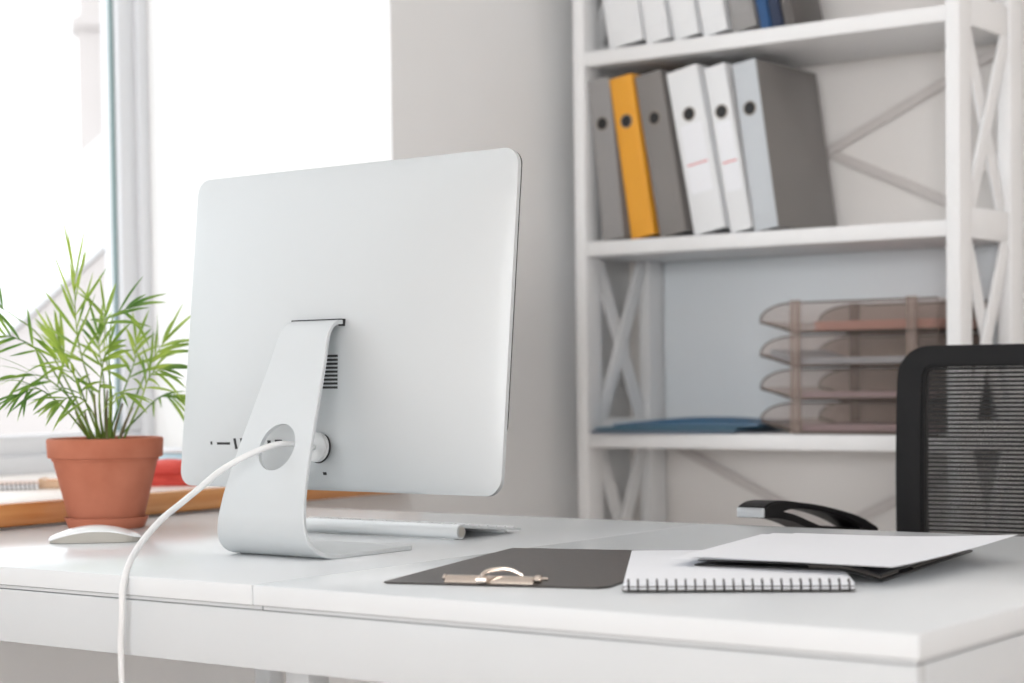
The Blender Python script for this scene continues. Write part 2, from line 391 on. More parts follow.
# stand: one bent plate -- foot, bend, leaning neck, hinge bend
y_ = lambda Y: Y-1.65
prof = [(1.766, .0030), (1.72, .0028), (1.655, .0028), (1.634, .0031), (1.618, .0062), (1.6060, .0135), (1.5985, .0250), (1.5970, .040), (1.5995, .056), (1.606, .08),
        (1.625, .130), (1.646, .180), (1.6635, .222), (1.6720, .245), (1.6775, .2570), (1.6845, .2650), (1.6925, .2692), (1.7015, .2702)]
pp = spline([(0, y_(a), b_) for a, b_ in prof], 5)
def half_w(z, y):
    return .0715 - .0335*max(0, min(1, (z-.03)/.24)) + .0065*max(0, min(1, (.03-z)/.028))
def mid_x(z): return .0175 - .0055*z/.27
bm = N(); th = .0052; ra = []
def stand_w(p): return half_w(p.z, p.y)
for i, p in enumerate(pp):
    d = (pp[min(i+1, len(pp)-1)]-pp[max(i-1, 0)]).normalized(); n_ = V((0, -d.z, d.y))     # in-plane normal
    hwid = stand_w(p); e = .0008
    sec = [(-hwid, -th/2+e), (-hwid+e, -th/2), (hwid-e, -th/2), (hwid, -th/2+e), (hwid, th/2-e), (hwid-e, th/2), (-hwid+e, th/2), (-hwid, th/2-e)]
    ra.append([p+V((sx+mid_x(p.z), 0, 0))+n_*sn for sx, sn in sec])
# the cable hole goes through the plate: remember where it lies on the profile
HZ = .1265; HR = .0282
vr = [[bm.verts.new(q) for q in r] for r in ra]
for a, b_ in zip(vr, vr[1:]):
    for k in range(8): bm.faces.new((a[k], a[(k+1) % 8], b_[(k+1) % 8], b_[k]))
bm.faces.new(vr[0][::-1]); bm.faces.new(vr[-1])
bmesh.ops.recalc_face_normals(bm, faces=bm.faces)
stand = obj('stand', bm, 'alu', mac, 40)
# cut the round hole with a boolean applied straight away
cut = N(); disc(cut, (.0195, y_(1.621), HZ), (0, math.cos(.27), -math.sin(.27)), HR, .06, 48)
co = obj('hole_cutter', cut, 'alu', mac, 0)
md = stand.modifiers.new('hole', 'BOOLEAN'); md.operation = 'DIFFERENCE'; md.object = co; md.solver = 'EXACT'
bpy.context.view_layer.update(); dg = bpy.context.evaluated_depsgraph_get()
nm_ = bpy.data.meshes.new_from_object(stand.evaluated_get(dg)); stand.modifiers.clear(); old = stand.data; stand.data = nm_; bpy.data.meshes.remove(old)
stand.data.name = 'stand'; cm = co.data; bpy.data.objects.remove(co); bpy.data.meshes.remove(cm)
stand.data.set_sharp_from_angle(angle=math.radians(40))
bm = N(); box(bm, (-.0300, y_(1.6970), .2702), (.0490, y_(1.7120), .2740), .0004); box(bm, (.0465, y_(1.6975), .2655), (.0490, y_(1.7120), .2740), .0004); obj('hinge_slot', bm, 'black', mac, label='black slot where the stand enters the shell')

# ------------------------------------------------------------------ power cable
cab = thing('power_cable', 'white power cable looping from computer stand over the desk front', 'cable', (-1.535, 1.66, .875))
ox, oy, oz = -1.535, 1.66, .875
wp = [(-1.5425, 1.694, .8730), (-1.5370, 1.672, .8755), (-1.5290, 1.645, .8790), (-1.5290, 1.616, .8795), (-1.5400, 1.588, .8705), (-1.5605, 1.561, .8530), (-1.5680, 1.530, .8320), (-1.5690, 1.505, .8182),
      (-1.5650, 1.470, .8018), (-1.5555, 1.430, .7785), (-1.5370, 1.396, .7590), (-1.5250, 1.3765, .7370), (-1.5229, 1.373, .706), (-1.5254, 1.373, .6744), (-1.5233, 1.373, .62), (-1.52, 1.38, .50), (-1.53, 1.42, .32), (-1.55, 1.5, .12), (-1.57, 1.62, .012), (-1.66, 1.9, .008), (-1.9, 2.1, .008)]
bm = N(); tube(bm, spline([(a-ox, b_-oy, c-oz) for a, b_, c in wp], 8), .0036, 12); obj('cord', bm, 'whiteplastic', cab, 60)
bm = N(); disc(bm, (-1.5425-ox, 1.7005-oy, .8732-oz), (.0384, 1, -.1), .0176, .0060, 40, .0012); obj('plug_disc', bm, 'whiteplastic', cab)
bm = N(); torus(bm, (-1.5425-ox, 1.7040-oy, .8730-oz), (.0384, 1, -.1), .0180, .0010, 40, 6); obj('socket_rim', bm, 'port', cab)

# ------------------------------------------------------------------ keyboard
kb = thing('keyboard', 'slim white keyboard with aluminium tube edge behind computer stand', 'keyboard', (-1.626, 1.904, DZ))
bm = N(); prism(bm, [(.002, .0155), (.1270, .0030), (.1270, .0055), (.002, .0185)], 0, -.1395, .1395, .0006)
obj('body', bm, 'alu', kb)
bm = N(); tube(bm, [(-.1385, 0, .0100), (.1385, 0, .0100)], .0093, 32); obj('battery_tube', bm, 'alulight', kb, 40)
bm = N(); disc(bm, (-.1390, 0, .0100), (1, 0, 0), .0080, .002, 32, .0004); obj('end_cap', bm, 'alu_edge', kb)
bm = N(); disc(bm, (.1390, 0, .0100), (1, 0, 0), .0080, .002, 32, .0004)
cap = obj('end_cap', bm, 'alu_edge', kb)
bm = N(); disc(bm, (.1402, 0, .0100), (1, 0, 0), .0060, .0006, 32); box(bm, (.1402, -.0052, .0094), (.1408, .0052, .0104)); obj('coin_slot', bm, 'mousealu', cap)
bm = N(); sl = math.atan2(.013, .125)
rows = [(14, .0095), (13, .0165), (13, .0165), (13, .0165), (12, .0165), (11, .0165)]; yy = .016
for cnt, dep in rows:
    wk = .268/cnt
    for k in range(cnt):
        x = -.134 + k*wk; z0 = .0185-(yy-.002)*.104
        mt = Matrix.Translation((x+wk/2, yy+dep/2, z0-dep*.052+.0007)) @ Matrix.Rotation(-sl, 4, 'X')
        box(bm, (-wk/2+.0012, -dep/2, -.0010), (wk/2-.0012, dep/2, .0016), .0005, 1, mt)
    yy += dep+.0022
obj('keys', bm, 'key', kb)
bm = N(); box(bm, (-.12, .118, 0), (.12, .122, .0028), .0006); box(bm, (-.13, -.002, 0), (.13, .002, .0009)); obj('foot', bm, 'whiteplastic', kb)

# ------------------------------------------------------------------ mouse
ms = thing('mouse', 'low curved white wireless mouse in front of terracotta pot', 'mouse', (-1.8930, 1.6640, DZ), math.radians(40))
def mouse_shell(bm, lo, hi, inset):
    nu, nv = 28, 14; top = []; bot = []
    for i in range(nu+1):
        s = -1+2*i/nu; x = .0585*s
        wy = (.0285-inset)*(max(0.0, 1-abs(s)**6.5))**.40
        rt_, rb_ = [], []
        for j in range(nv+1):
            tq = -1+2*j/nv; y = wy*tq
            rt_.append(V((x, y, hi(s, tq)))); rb_.append(V((x, y, lo(s, tq))))
        top.append([bm.verts.new(p) for p in rt_]); bot.append([bm.verts.new(p) for p in rb_])
    for i in range(nu):
        for j in range(nv):
            bm.faces.new((top[i][j], top[i+1][j], top[i+1][j+1], top[i][j+1])); bm.faces.new((bot[i][j], bot[i][j+1], bot[i+1][j+1], bot[i+1][j]))
        bm.faces.new((top[i][0], bot[i][0], bot[i+1][0], top[i+1][0])); bm.faces.new((top[i][nv], top[i+1][nv], bot[i+1][nv], bot[i][nv]))
    for i in (0, nu):
        for j in range(nv): bm.faces.new((top[i][j], top[i][j+1], bot[i][j+1], bot[i][j]))
    bmesh.ops.remove_doubles(bm, verts=bm.verts, dist=1e-6); bmesh.ops.recalc_face_normals(bm, faces=bm.faces)
arch = lambda s: .0205*(1-abs(s)**2.0*.72)                    # crown line of the top
edge = lambda s: .0022 + .0125*max(0, 1-abs(s-.12)**2.0/1.2) if s < .12 else .0048+.0099*max(0, 1-(abs(s-.12)/.88)**2.3)
bm = N(); mouse_shell(bm, lambda s, q: edge(s)-.0004, lambda s, q: edge(s)+.0008 + (arch(s)-edge(s))*(1-abs(q)**2.4), 0); obj('top_shell', bm, 'mousewhite', ms, 60)
bm = N(); mouse_shell(bm, lambda s, q: .0006 if abs(s) < .93 else .0012, lambda s, q: edge(s)-.0006, .0006); obj('base', bm, 'mousealu', ms, 60, label='aluminium underside')

# ------------------------------------------------------------------ potted palm
PX, PY = -2.0560, 1.8290
sc_ = thing('plant_saucer', 'terracotta saucer under the potted palm', 'saucer', (PX, PY, DZ))
bm = N(); lathe(bm, [(.001, .0), (.050, .0), (.0525, .002), (.0575, .0145), (.0580, .0155), (.0565, .0160), (.0520, .0045), (.001, .0040)], 64, cap=False); obj('dish', bm, 'terracotta', sc_, 40)
pot = thing('potted_palm', 'leafy green palm in terracotta pot beside the computer', 'potted plant', (PX, PY, DZ+.0045))
bm = N(); lathe(bm, [(.001, 0), (.0485, 0), (.0500, .0015), (.0720, .0915), (.0726, .0935), (.0782, .0945), (.0792, .0960), (.0802, .1185), (.0798, .1205), (.0770, .1215), (.0745, .1205), (.0735, .0900), (.001, .0900)], 72, cap=False)
obj('pot', bm, 'terracotta', pot, 40)
bm = N(); random.seed(3)
lathe(bm, [(.001, .1000), (.02, .0990), (.04, .0985), (.06, .0975), (.0732, .0965), (.0728, .0920), (.001, .0920)], 48, cap=False)
for v in bm.verts:
    if v.co.z > .095 and v.co.xy.length < .07: v.co.z += random.uniform(-.002, .002)
obj('soil', bm, 'soil', pot)
AX = V((rt0.x, rt0.y, 0)); AZ = V((0, 0, 1)); AY = V((-AX.y, AX.x, 0))         # across, up, away
K = 1/731.0
def pl(px, py, dp=0.0): return AX*((px-104.5)*K) + AZ*(.1215+(436.5-py)*K) + AY*dp
def leaflet(bm, base, d, nrm, Lg, wd, droop, fold=.25):
    d = d.normalized(); nrm = (nrm-d*nrm.dot(d)).normalized(); s = d.cross(nrm); n = 7; rows = []; p = base.copy(); dd = d.copy()
    for i in range(n+1):
        t = i/n; wdt = wd*(math.sin(PI*min(1, t*.93+.07))**.75)*(1-.25*t)
        if i == n: wdt = .0001
        rows.append((bm.verts.new(p+s*wdt+nrm*wdt*fold), bm.verts.new(p), bm.verts.new(p-s*wdt+nrm*wdt*fold)))
        dd = (dd + V((0, 0, -droop/n))).normalized(); p = p + dd*(Lg/n)
    for a, b_ in zip(rows, rows[1:]):
        bm.faces.new((a[0], a[1], b_[1], b_[0])); bm.faces.new((a[1], a[2], b_[2], b_[1]))
def frond(pts, cnt, t0, Lg, wd=.0027, droop=.5, seed=0, facing=None, up_bias=.0, ang0=52, ang1=20, stem=.0013, rag=1.0):
    rnd = random.Random(seed)
    path = spline([pl(*p) for p in pts], 10); n = len(path)-1
    bm = N(); tube(bm, path, lambda t: stem*(1.25-.85*t), 6)
    nf = (facing or V((0, 0, 0))) - AY*.75 + AZ*.45
    nf = nf + V((rnd.uniform(-.5, .5), rnd.uniform(-.5, .5), rnd.uniform(-.3, .3)))
    Lg *= 1.16; cnt = int(cnt*1.15)
    for k in range(cnt):
        t = t0 + (1-t0)*(k+.8*rnd.random())/cnt; i = min(n-1, int(t*n)); p = path[i].lerp(path[i+1], t*n-i)
        d = (path[min(n, i+2)]-path[max(0, i-1)]).normalized(); nn = (nf-d*nf.dot(d)).normalized(); s = d.cross(nn)
        side = 1 if k % 2 else -1; f = k/max(1, cnt-1)
        a = math.radians(ang0+(ang1-ang0)*f + rnd.uniform(-14, 14)*rag)
        dirn = d*math.cos(a) + s*side*math.sin(a) + nn*rnd.uniform(-.45, .45)*rag + AZ*up_bias
        leaflet(bm, p, dirn, nn + s*side*rnd.uniform(-.2, .9), Lg*(1-.22*abs(f-.45)*2)*rnd.uniform(.70, 1.18), wd*rnd.uniform(.75, 1.25), droop*rnd.uniform(.3, 1.6))
    d = (path[-1]-path[-3]).normalized()
    for sg in (-1, 1):
        leaflet(bm, path[-1], d+AX*.20*sg, nf+AX*.3*sg, Lg*rnd.uniform(.7, .95), wd*.9, droop*.5)
    return obj('frond', bm, 'leaf', pot, 0)
FR = [  # path in sight (x, y, metres away), leaflets, first leaflet at, leaflet length
    ([(97, 437), (92, 395, .01), (80, 350, .01), (77, 312, .0), (79, 273, -.01)], 12, .44, .078, dict(droop=.08, ang0=42, ang1=18, wd=0.00244)),
    ([(92, 437), (72, 390, .0), (42, 335, .0), (18, 312, -.02), (4, 303, -.02)], 4, .90, .055, dict(droop=.05, up_bias=1.3)),
    ([(90, 437), (70, 392, -.02), (48, 350, -.04), (24, 334, -.06), (4, 333, -.06)], 10, .52, .058, dict(droop=.40, up_bias=.2)),
    ([(94, 437), (78, 400, -.03), (52, 374, -.05), (28, 374, -.07)], 10, .45, .060, dict(droop=.35)),
    ([(88, 437), (74, 408, -.05), (54, 386, -.09), (36, 392, -.11)], 11, .42, .052, dict(droop=1.1)),
    ([(110, 437), (112, 390, .0), (106, 345, .0), (108, 313, .0)], 5, .90, .060, dict(droop=.45, ang0=75, ang1=35, wd=0.00343)),
    ([(108, 437), (112, 390, -.01), (112, 345, -.01), (118, 315, -.02), (132, 306, -.02)], 3, .84, .058, dict(droop=.9, ang0=50, ang1=20, wd=0.00330)),
    ([(120, 437), (134, 395, .02), (148, 362, .03), (164, 338, .03)], 11, .55, .054, dict(droop=.40, up_bias=.2, wd=0.00317)),
    ([(124, 437), (142, 402, -.01), (156, 374, -.03), (172, 368, -.04)], 11, .45, .052, dict(droop=.8)),
    ([(118, 437), (136, 415, .03), (154, 396, .06), (170, 398, .07)], 9, .52, .050, dict(droop=.9)),
    ([(103, 437), (104, 400, -.03), (112, 360, -.05), (120, 345, -.06)], 11, .40, .056, dict(droop=.45, wd=0.00330)),
    ([(99, 437), (92, 400, -.04), (84, 372, -.06), (70, 356, -.08)], 11, .38, .056, dict(droop=.5)),
    ([(108, 437), (118, 395, .03), (128, 362, .05), (130, 340, .06)], 9, .45, .050, dict(droop=.5)),
    ([(96, 437), (86, 395, .04), (60, 358, .06), (46, 338, .07)], 7, .62, .062, dict(droop=.1, up_bias=.9, wd=0.00317)),
    ([(101, 437), (99, 408, -.05), (90, 394, -.08), (76, 398, -.10)], 9, .35, .046, dict(droop=.8)),
    ([(112, 437), (117, 408, -.04), (126, 392, -.07), (140, 392, -.08)], 9, .35, .046, dict(droop=.8)),
    ([(105, 437), (100, 385, .03), (93, 350, .05), (92, 330, .05)], 9, .50, .056, dict(droop=.35)),
]
for i, (pts, cnt, t0, lg, kw) in enumerate(FR): frond(pts, cnt, t0, lg, seed=40+i, **kw)
for i, (a, b_, dp) in enumerate((((92, 437), (84, 408), 0), ((98, 437), (93, 392), .01), ((103, 437), (101, 395), -.01), ((107, 437), (108, 388), .0), ((113, 437), (122, 402), .01), ((88, 437), (75, 410), .0), ((120, 437), (132, 406), .01))):
    bm = N(); mid = pl((a[0]+b_[0])/2-1, (a[1]+b_[1])/2, dp*.5)
    tube(bm, spline([pl(a[0], a[1]+10, 0), pl(*a, 0), mid, pl(b_[0], b_[1], dp)], 6), lambda t: .0030*(1-.6*t), 8); obj('stem', bm, 'cane', pot, 60)

# ------------------------------------------------------------------ things on the windowsill
SZ = .7865
nb = thing('notebook', 'small spiral notebook lying on wooden windowsill at the far left', 'notebook', (-2.392, 1.988, SZ), math.radians(51))
bm = N(); box(bm, (-.14, 0, .0005), (0, .10, .0085), .0006); obj('pages', bm, 'paper', nb)
bm = N(); box(bm, (-.142, -.002, .0088), (.002, .102, .0098), .0003); obj('cover', bm, 'paper_warm', nb)
bm = N()
for k in range(20): torus(bm, (-.135+k*.0068, .001, .0062), (1, 0, .12), .0056, .0006, 18, 6)
obj('coil', bm, 'coil', nb)
bx = thing('wooden_case', 'small tan wooden case between spiral notebook and terracotta pot on windowsill', 'case', (-2.405, 2.000, SZ), math.radians(40))
bm = N(); prism(bm, [(0, .0003), (.12, .0003), (.12, .011), (.012, .0125), (.004, .016), (0, .016)], 1, 0, .05, .0008); obj('body', bm, 'beige', bx)
bm = N(); prism(bm, [(.013, .0128), (.12, .0113), (.12, .0132), (.013, .0147)], 1, .001, .049, .0005); obj('lid', bm, 'oak', bx)
rd = thing('pouch', 'red fabric pouch on windowsill between plant pot and computer', 'pouch', (-2.30, 2.165, SZ), math.radians(36))
def pouch(bm, a, b_, hgt):
    nu, nv = 20, 14
    t = bmesh.new(); top = []; bot = []
    for i in range(nu+1):
        for j in range(nv+1):
            pass
    bmesh.ops.create_grid(t, x_segments=nu, y_segments=nv, size=1)
    ex = bmesh.ops.extrude_face_region(t, geom=list(t.faces))
    vs = [v for v in ex['geom'] if isinstance(v, bmesh.types.BMVert)]
    for v in t.verts:
        x, y = v.co.x, v.co.y; lift = max(0, (1-abs(x)**4)*(1-abs(y)**4))**.45
        z = (.0012 + hgt*lift + .0025*math.sin(5*x+3*y)*lift) if v in vs else .0003
        v.co = V((x*a*(1-.03*abs(y)), y*b_*(1-.03*abs(x)), z))
    bmesh.ops.recalc_face_normals(t, faces=t.faces); merge(bm, t)
bm = N(); pouch(bm, .072, .045, .0375); obj('body', bm, 'red', rd, 60)
bm = N(); tube(bm, spline([(-.069, -.030, .012), (-.035, -.0405, .019), (0, -.0415, .021), (.035, -.0405, .019), (.069, -.030, .012)], 6), .0013, 8); obj('zip', bm, 'red', rd)
pb = thing('storage_box', 'pale blue translucent box on windowsill behind the red pouch', 'box', (-2.48, 2.36, SZ), math.radians(36))
bm = N(); box(bm, (-.09, -.05, .0004), (.07, .05, .042), .004); obj('body', bm, 'palebox', pb)
bm = N(); box(bm, (-.093, -.053, .0425), (.073, .053, .049), .003); obj('lid', bm, 'paper', pb)
rl = thing('paper_roll', 'white roll standing on windowsill behind computer corner', 'roll', (-2.375, 2.395, SZ))
bm = N(); lathe(bm, [(.014, .0005), (.031, .0005), (.033, .003), (.033, .036), (.031, .0385), (.014, .0385), (.014, .0005)], 40, cap=False); obj('paper', bm, 'paper', rl)
bm = N(); lathe(bm, [(.011, .0008), (.0138, .0008), (.0138, .038), (.011, .038), (.011, .0008)], 32, cap=False); obj('core', bm, 'beige', rl)

# ------------------------------------------------------------------ clipboard
cbd = thing('clipboard', 'dark brown clipboard with silver clip lying flat beside spiral notebook', 'clipboard', (-1.2420, 1.4600, DZ), math.radians(16.6))
bm = N(); poly = [(0, .006), (.006, 0), (.224, 0), (.2335, .012), (.2335, .384), (.0, .384)]
prism(bm, poly, 2, .0003, .0019, .0004); obj('board', bm, 'clipboard', cbd)
clip = N(); prism(clip, [(.006, .0020), (.030, .0020), (.030, .0040), (.021, .0062), (.017, .0092), (.011, .0092), (.008, .0060)], 0, .0650, .157, .0006); cl = obj('clip', clip, 'clipmetal', cbd)
bm = N(); tube(bm, spline([(.106, .004, .0052), (.107, .001, .0110), (.112, .006, .0150), (.124, .012, .0165), (.134, .015, .0145), (.143, .018, .0098)], 6), .0019, 8); disc(bm, (.1055, .0035, .0062), (1, .2, 0), .0046, .011, 20, .001)
obj('lever', bm, 'clipmetal', cl)
bm = N(); disc(bm, (.0635, .013, .0066), (1, 0, 0), .0034, .003, 20, .0005); obj('hinge_pin', bm, 'clipmetal', cl)
bm = N(); disc(bm, (.161, .013, .0068), (1, 0, 0), .0042, .007, 20, .0008); tube(bm, [(.161, .013, .0070), (.171, .012, .0075)], .0018, 8); obj('hinge_pin', bm, 'clipmetal', cl)

# ------------------------------------------------------------------ spiral notebook
nbk = thing('notebook', 'white spiral-bound notebook, coil facing the front edge, between clipboard and papers', 'notebook', (-.9850, 1.5055, DZ+.0018), math.radians(31.5))
NL = .214
bm = N(); box(bm, (0, .005, .0046), (NL, .340, .0078), .0004); obj('pages', bm, 'paper', nbk)
bm = N(); box(bm, (0, .0048, .0036), (NL, .340, .0044), .0002); obj('shadow_gap', bm, 'darkflap', nbk, label='dark brown strip drawn as the shadow gap in the page edge')  # dark strip stands in for the shaded gap between the pages
bm = N(); box(bm, (0, .0046, .0015), (NL, .340, .0034), .0003); obj('rear_pages', bm, 'paper', nbk)
bm = N(); box(bm, (-.001, .0044, .0003), (NL+.001, .341, .0013), .0002); obj('back_cover', bm, 'darkflap', nbk)
bm = N()
for k in range(24):
    x = .005+k*(NL-.010)/23
    torus(bm, (x, .0062, .0055), (1, .0, .04), .0054, .00095, 20, 6)
obj('coil', bm, 'coil', nbk, label='dark twin-wire coil')

# ------------------------------------------------------------------ document folder and loose sheets
fx, fy, fa = -.8186, 1.7074, math.radians(8.5)
fo = thing('document_folder', 'black card document folder under loose white sheets near the desk corner', 'folder', (fx, fy, DZ), fa)
fz = lambda x: .0102 - .0092*max(0, min(1, (x+.042)/.042))**1.3
bm = N(); sheet(bm, lambda u, v: V((-.195+.195*u, .340*v, fz(-.195+.195*u))), 24, 6, .0014); obj('back_cover', bm, 'darkcard', fo, 50)
bm = N(); sheet(bm, lambda u, v: V((-.193+.190*u, .004+.333*v, fz(-.193+.190*u)+.0046)), 24, 6, .0014); obj('front_cover', bm, 'darkcard', fo, 50)
bm = N(); sheet(bm, lambda u, v: V((-.075+.073*u, .002+.085*v*(1-.3*u), fz(-.075+.073*u)+.0024)), 12, 4, .0018)
sheet(bm, lambda u, v: V((-.040+.0395*u, .110+.165*v, fz(-.040+.0395*u)+.0028)), 10, 4, .0016); obj('flap', bm, 'darkflap', fo, 50, label='grey-brown inner flaps')
bm = N(); sheet(bm, lambda u, v: V((-.130+.110*u, .040+.27*v, fz(-.130+.110*u)+.0022)), 12, 6, .0022); obj('papers_inside', bm, 'paper', fo, 50)
SH = [  # near-right corner x, y, rotation, height, curl of far-right corner, label
    (-.8330, 1.7330, 10.0, .0164, .001, 'lowest white sheet, pointing furthest left from the pile on the black folder'),
    (-.8230, 1.7240, 6.5, .0171, .001, 'second white sheet from the bottom of the loose pile on the black folder'),
    (-.8240, 1.7080, 11.5, .0178, .001, 'third white sheet from the bottom of the loose pile on the black folder'),
    (-.8100, 1.6960, 5.0, .0185, .003, 'third white sheet from the top of the loose pile on the black folder'),
    (-.8020, 1.6830, 3.0, .0192, .004, 'white sheet directly under the topmost one of the loose pile'),
    (-.7890, 1.6690, -0.8, .0199, .009, 'topmost white sheet with upturned corner reaching toward the office chair'),
]
for i, (x, y, a, z, curl, lab) in enumerate(SH):
    bm = N(); rnd = random.Random(i+5); w1_, w2_ = rnd.uniform(.0, .0015), rnd.uniform(0, 6)
    def fn(u, v, curl=curl, w1_=w1_, w2_=w2_):
        return V((-.21+.21*u, .297*v, curl*(max(0, (u+v-1.1)/.9))**1.6 + w1_*(1+math.sin(4*u+5*v+w2_))*.12 + .0006*(1-u)*v))
    sheet(bm, fn, 16, 20, .00025)
    o = obj('paper_sheet', bm, 'paper', None, 50); o.location = (x, y, DZ+z); o.rotation_euler = (0, 0, math.radians(a)); tag(o, lab, 'paper', 'loose sheets on the folder')

# ------------------------------------------------------------------ bookshelf
SX0, SX1, SY0, SY1 = -2.1307, -1.3380, 3.10, 3.385
bs = thing('bookshelf', 'tall white open bookshelf with crossed side braces holding binders and trays', 'bookshelf', (SX0, SY0, 0))
BW, BD = SX1-SX0, SY1-SY0; PW = .0255
for x in (0, BW-PW):
    for y, d in ((0, .052), (BD-.060, .060)):
        bm = N(); box(bm, (x, y, 0), (x+PW, y+d, 2.36), .002); obj('post', bm, 'shelfwhite', bs)
LV = [.110, .475, .8415, 1.2110, 1.5755, 1.940, 2.30]
for z in LV:
    bm = N(); box(bm, (PW+.0003, .001, z-.028), (BW-PW-.0003, BD-.006, z), .002); obj('shelf_board', bm, 'shelfwhite', bs)
for x in (.004, BW-.004-.016):
    for z in LV:
        bm = N(); box(bm, (x, .0525, z-.029), (x+.016, BD-.0605, z+.025), .0015); obj('side_rail', bm, 'shelfwhite', bs)
    for za, zb_ in zip(LV, LV[1:]):
        lo, hi = za+.0255, zb_-.0295; ya, yb = .060, BD-.068
        bm = N(); bar(bm, (x+.0125, ya, lo), (x+.0125, yb, hi), .007, .036); bar(bm, (x+.0045, yb, lo), (x+.0045, ya, hi), .007, .036); obj('side_brace', bm, 'shelfwhite', bs)
for za, zb_ in ((LV[3], LV[4]), (LV[1], LV[2]), (LV[5], LV[6])):
    bm = N(); lo, hi = za+.004, zb_-.032; yk = BD+.0035
    bar(bm, (PW+.01, yk, lo), (BW-PW-.01, yk, hi), .005, .018, V((0, 1, 0)), .001); bar(bm, (PW+.01, yk+.0052, hi), (BW-PW-.01, yk+.0052, lo), .005, .018, V((0, 1, 0)), .001)
    obj('back_brace', bm, 'bracegrey', bs)
bm = N(); box(bm, (PW+.002, BD-.0055, LV[2]+.001), (BW-PW-.002, BD-.0005, LV[3]-.029)); obj('back_panel', bm, 'panelwhite', bs)

# ------------------------------------------------------------------ binders
def binder(colour, side, wd, x, zsh, lean, label, cat='binder', group=None, ring=True, line=False, dep=.250, hgt=.311, y0=3.112, hole_z=.224):
    t = thing('ring_binder', label, cat, (x, y0, zsh+.0006), 0, group)
    t.rotation_euler = (0, -math.radians(lean), 0)
    th = .0026
    bm = N(); r = .0035
    box(bm, (0, 0, 0), (wd, th, hgt), .0010)
    obj('spine', bm, 'b_'+colour, t)
    for a in (0, wd-th):
        bm = N(); box(bm, (a, th+.0002, 0), (a+th, dep, hgt), .0008); obj('cover', bm, 'b_'+side, t)
    if wd > .03:
        bm = N(); box(bm, (th+.0004, .012, .010), (th+(wd-2*th)*.72, dep-.045, hgt-.012), .001); obj('papers', bm, 'paper', t)
    if ring:
        bm = N(); torus(bm, (wd*.5, -.0002, hole_z), (0, 1, 0), .0122, .0013, 36, 8); rg = obj('finger_ring', bm, 'steel', t)
        bm = N(); disc(bm, (wd*.5, -.0002, hole_z), (0, 1, 0), .0112, .0010, 32); obj('finger_hole', bm, 'black', rg)
    if line:
        bm = N(); box(bm, (wd*.14, -.0007, .075), (wd*.86, -.0001, .205), .0001, 1); lb = obj('spine_label', bm, 'paper', t)
        bm = N(); box(bm, (wd*.18, -.0012, .1285), (wd*.84, -.0008, .1307)); obj('red_line', bm, 'red', lb)
    else:
        bm = N(); box(bm, (wd*.16, -.0006, .030), (wd*.84, -.0001, .185), .0001, 1); obj('label_pocket', bm, 'b_'+colour, t)
    return t
G1, G2 = 'ring binders on the middle shelf', 'binders on the upper shelf'
zs = LV[3]
binder('midgrey', 'midgrey', .0475, -2.0735, zs, 5.7, 'narrow grey binder leaning on left shelf post, left of yellow one', group=G1)
binder('yellow', 'yellow', .0510, -2.0080, zs, 8.7, 'yellow ring binder leaning between two grey binders', group=G1)
binder('grey', 'grey', .0570, -1.9435, zs, 9.9, 'dark grey ring binder standing right of the yellow one', group=G1)
binder('white', 'white', .0665, -1.8685, zs, 10.8, 'wide white ring binder with red line, right of dark grey binder', group=G1, line=True)
binder('white', 'white', .0440, -1.7905, zs, 10.1, 'narrow white ring binder with red line next to pale grey spine', group=G1, line=True)
binder('lightgrey', 'grey', .0480, -1.7405, zs, 8.2, 'ring binder with pale grey spine and big grey side, last in the middle row', group=G1, dep=.238)
zs = LV[4]
binder('white', 'white', .0760, -2.0535, zs, 8.6, 'wide white binder first from the left on the upper shelf', group=G2)
binder('white', 'white', .0500, -1.9690, zs, 9.6, 'white binder second from the left on the upper shelf', group=G2)
binder('white', 'white', .0520, -1.9070, zs, 10.2, 'white binder third from the left on the upper shelf', group=G2)
binder('white', 'white', .0500, -1.8440, zs, 10.5, 'white binder on the upper shelf touching the grey one', group=G2)
binder('midgrey', 'midgrey', .0480, -1.7812, zs, 10.8, 'grey binder on the upper shelf between white and blue binders', group=G2)
binder('blue', 'blue', .0200, -1.7240, zs, 11.0, 'thin blue binder on the upper shelf', group=G2, ring=False, dep=.112)
binder('navy', 'navy', .0200, -1.7000, zs, 11.3, 'thin navy binder on the upper shelf right of the blue one', group=G2, ring=False, dep=.112)
binder('darkgrey', 'darkgrey', .0200, -1.6750, zs, 11.6, 'short-sided dark grey binder last on the right of the upper shelf', group=G2, ring=False, dep=.120)

# ------------------------------------------------------------------ blue plastic folders
def plastic_folder(m, x, y, rz, z, wd, dp, lab, wob=0):
    t = thing('plastic_folder', lab, 'folder', (x, y, LV[2]+z), math.radians(rz), 'plastic folders on the lower shelf')
    f0 = lambda u, v: V((wd*u, dp*v, .0004+wob*math.sin(PI*u)*v))
    bm = N(); sheet(bm, f0, 14, 8, .0010); obj('lower_cover', bm, m, t, 50)
    bm = N(); sheet(bm, lambda u, v: f0(u, v)+V((.002*(1-2*u), .002*(1-2*v), .0016)), 10, 8, .0016); obj('papers', bm, 'paper_blue', t, 50)
    bm = N(); sheet(bm, lambda u, v: f0(u, v)+V((0, 0, .0036+(.0015+wob)*math.sin(PI*u)**.8*math.sin(PI*min(1, v*1.1))**.6)), 14, 8, .0010); obj('upper_cover', bm, m, t, 50)
plastic_folder('navyfolder', -2.095, 3.090, 2, .0002, .310, .220, 'navy plastic folder at the bottom of the blue stack')
plastic_folder('tealfolder', -2.092, 3.104, 4, .0060, .300, .215, 'teal plastic folder in the middle of the blue stack', .0005)
plastic_folder('bluefolder', -2.055, 3.112, 7, .0128, .300, .215, 'blue plastic folder topmost of the stack on the lower shelf', .006)

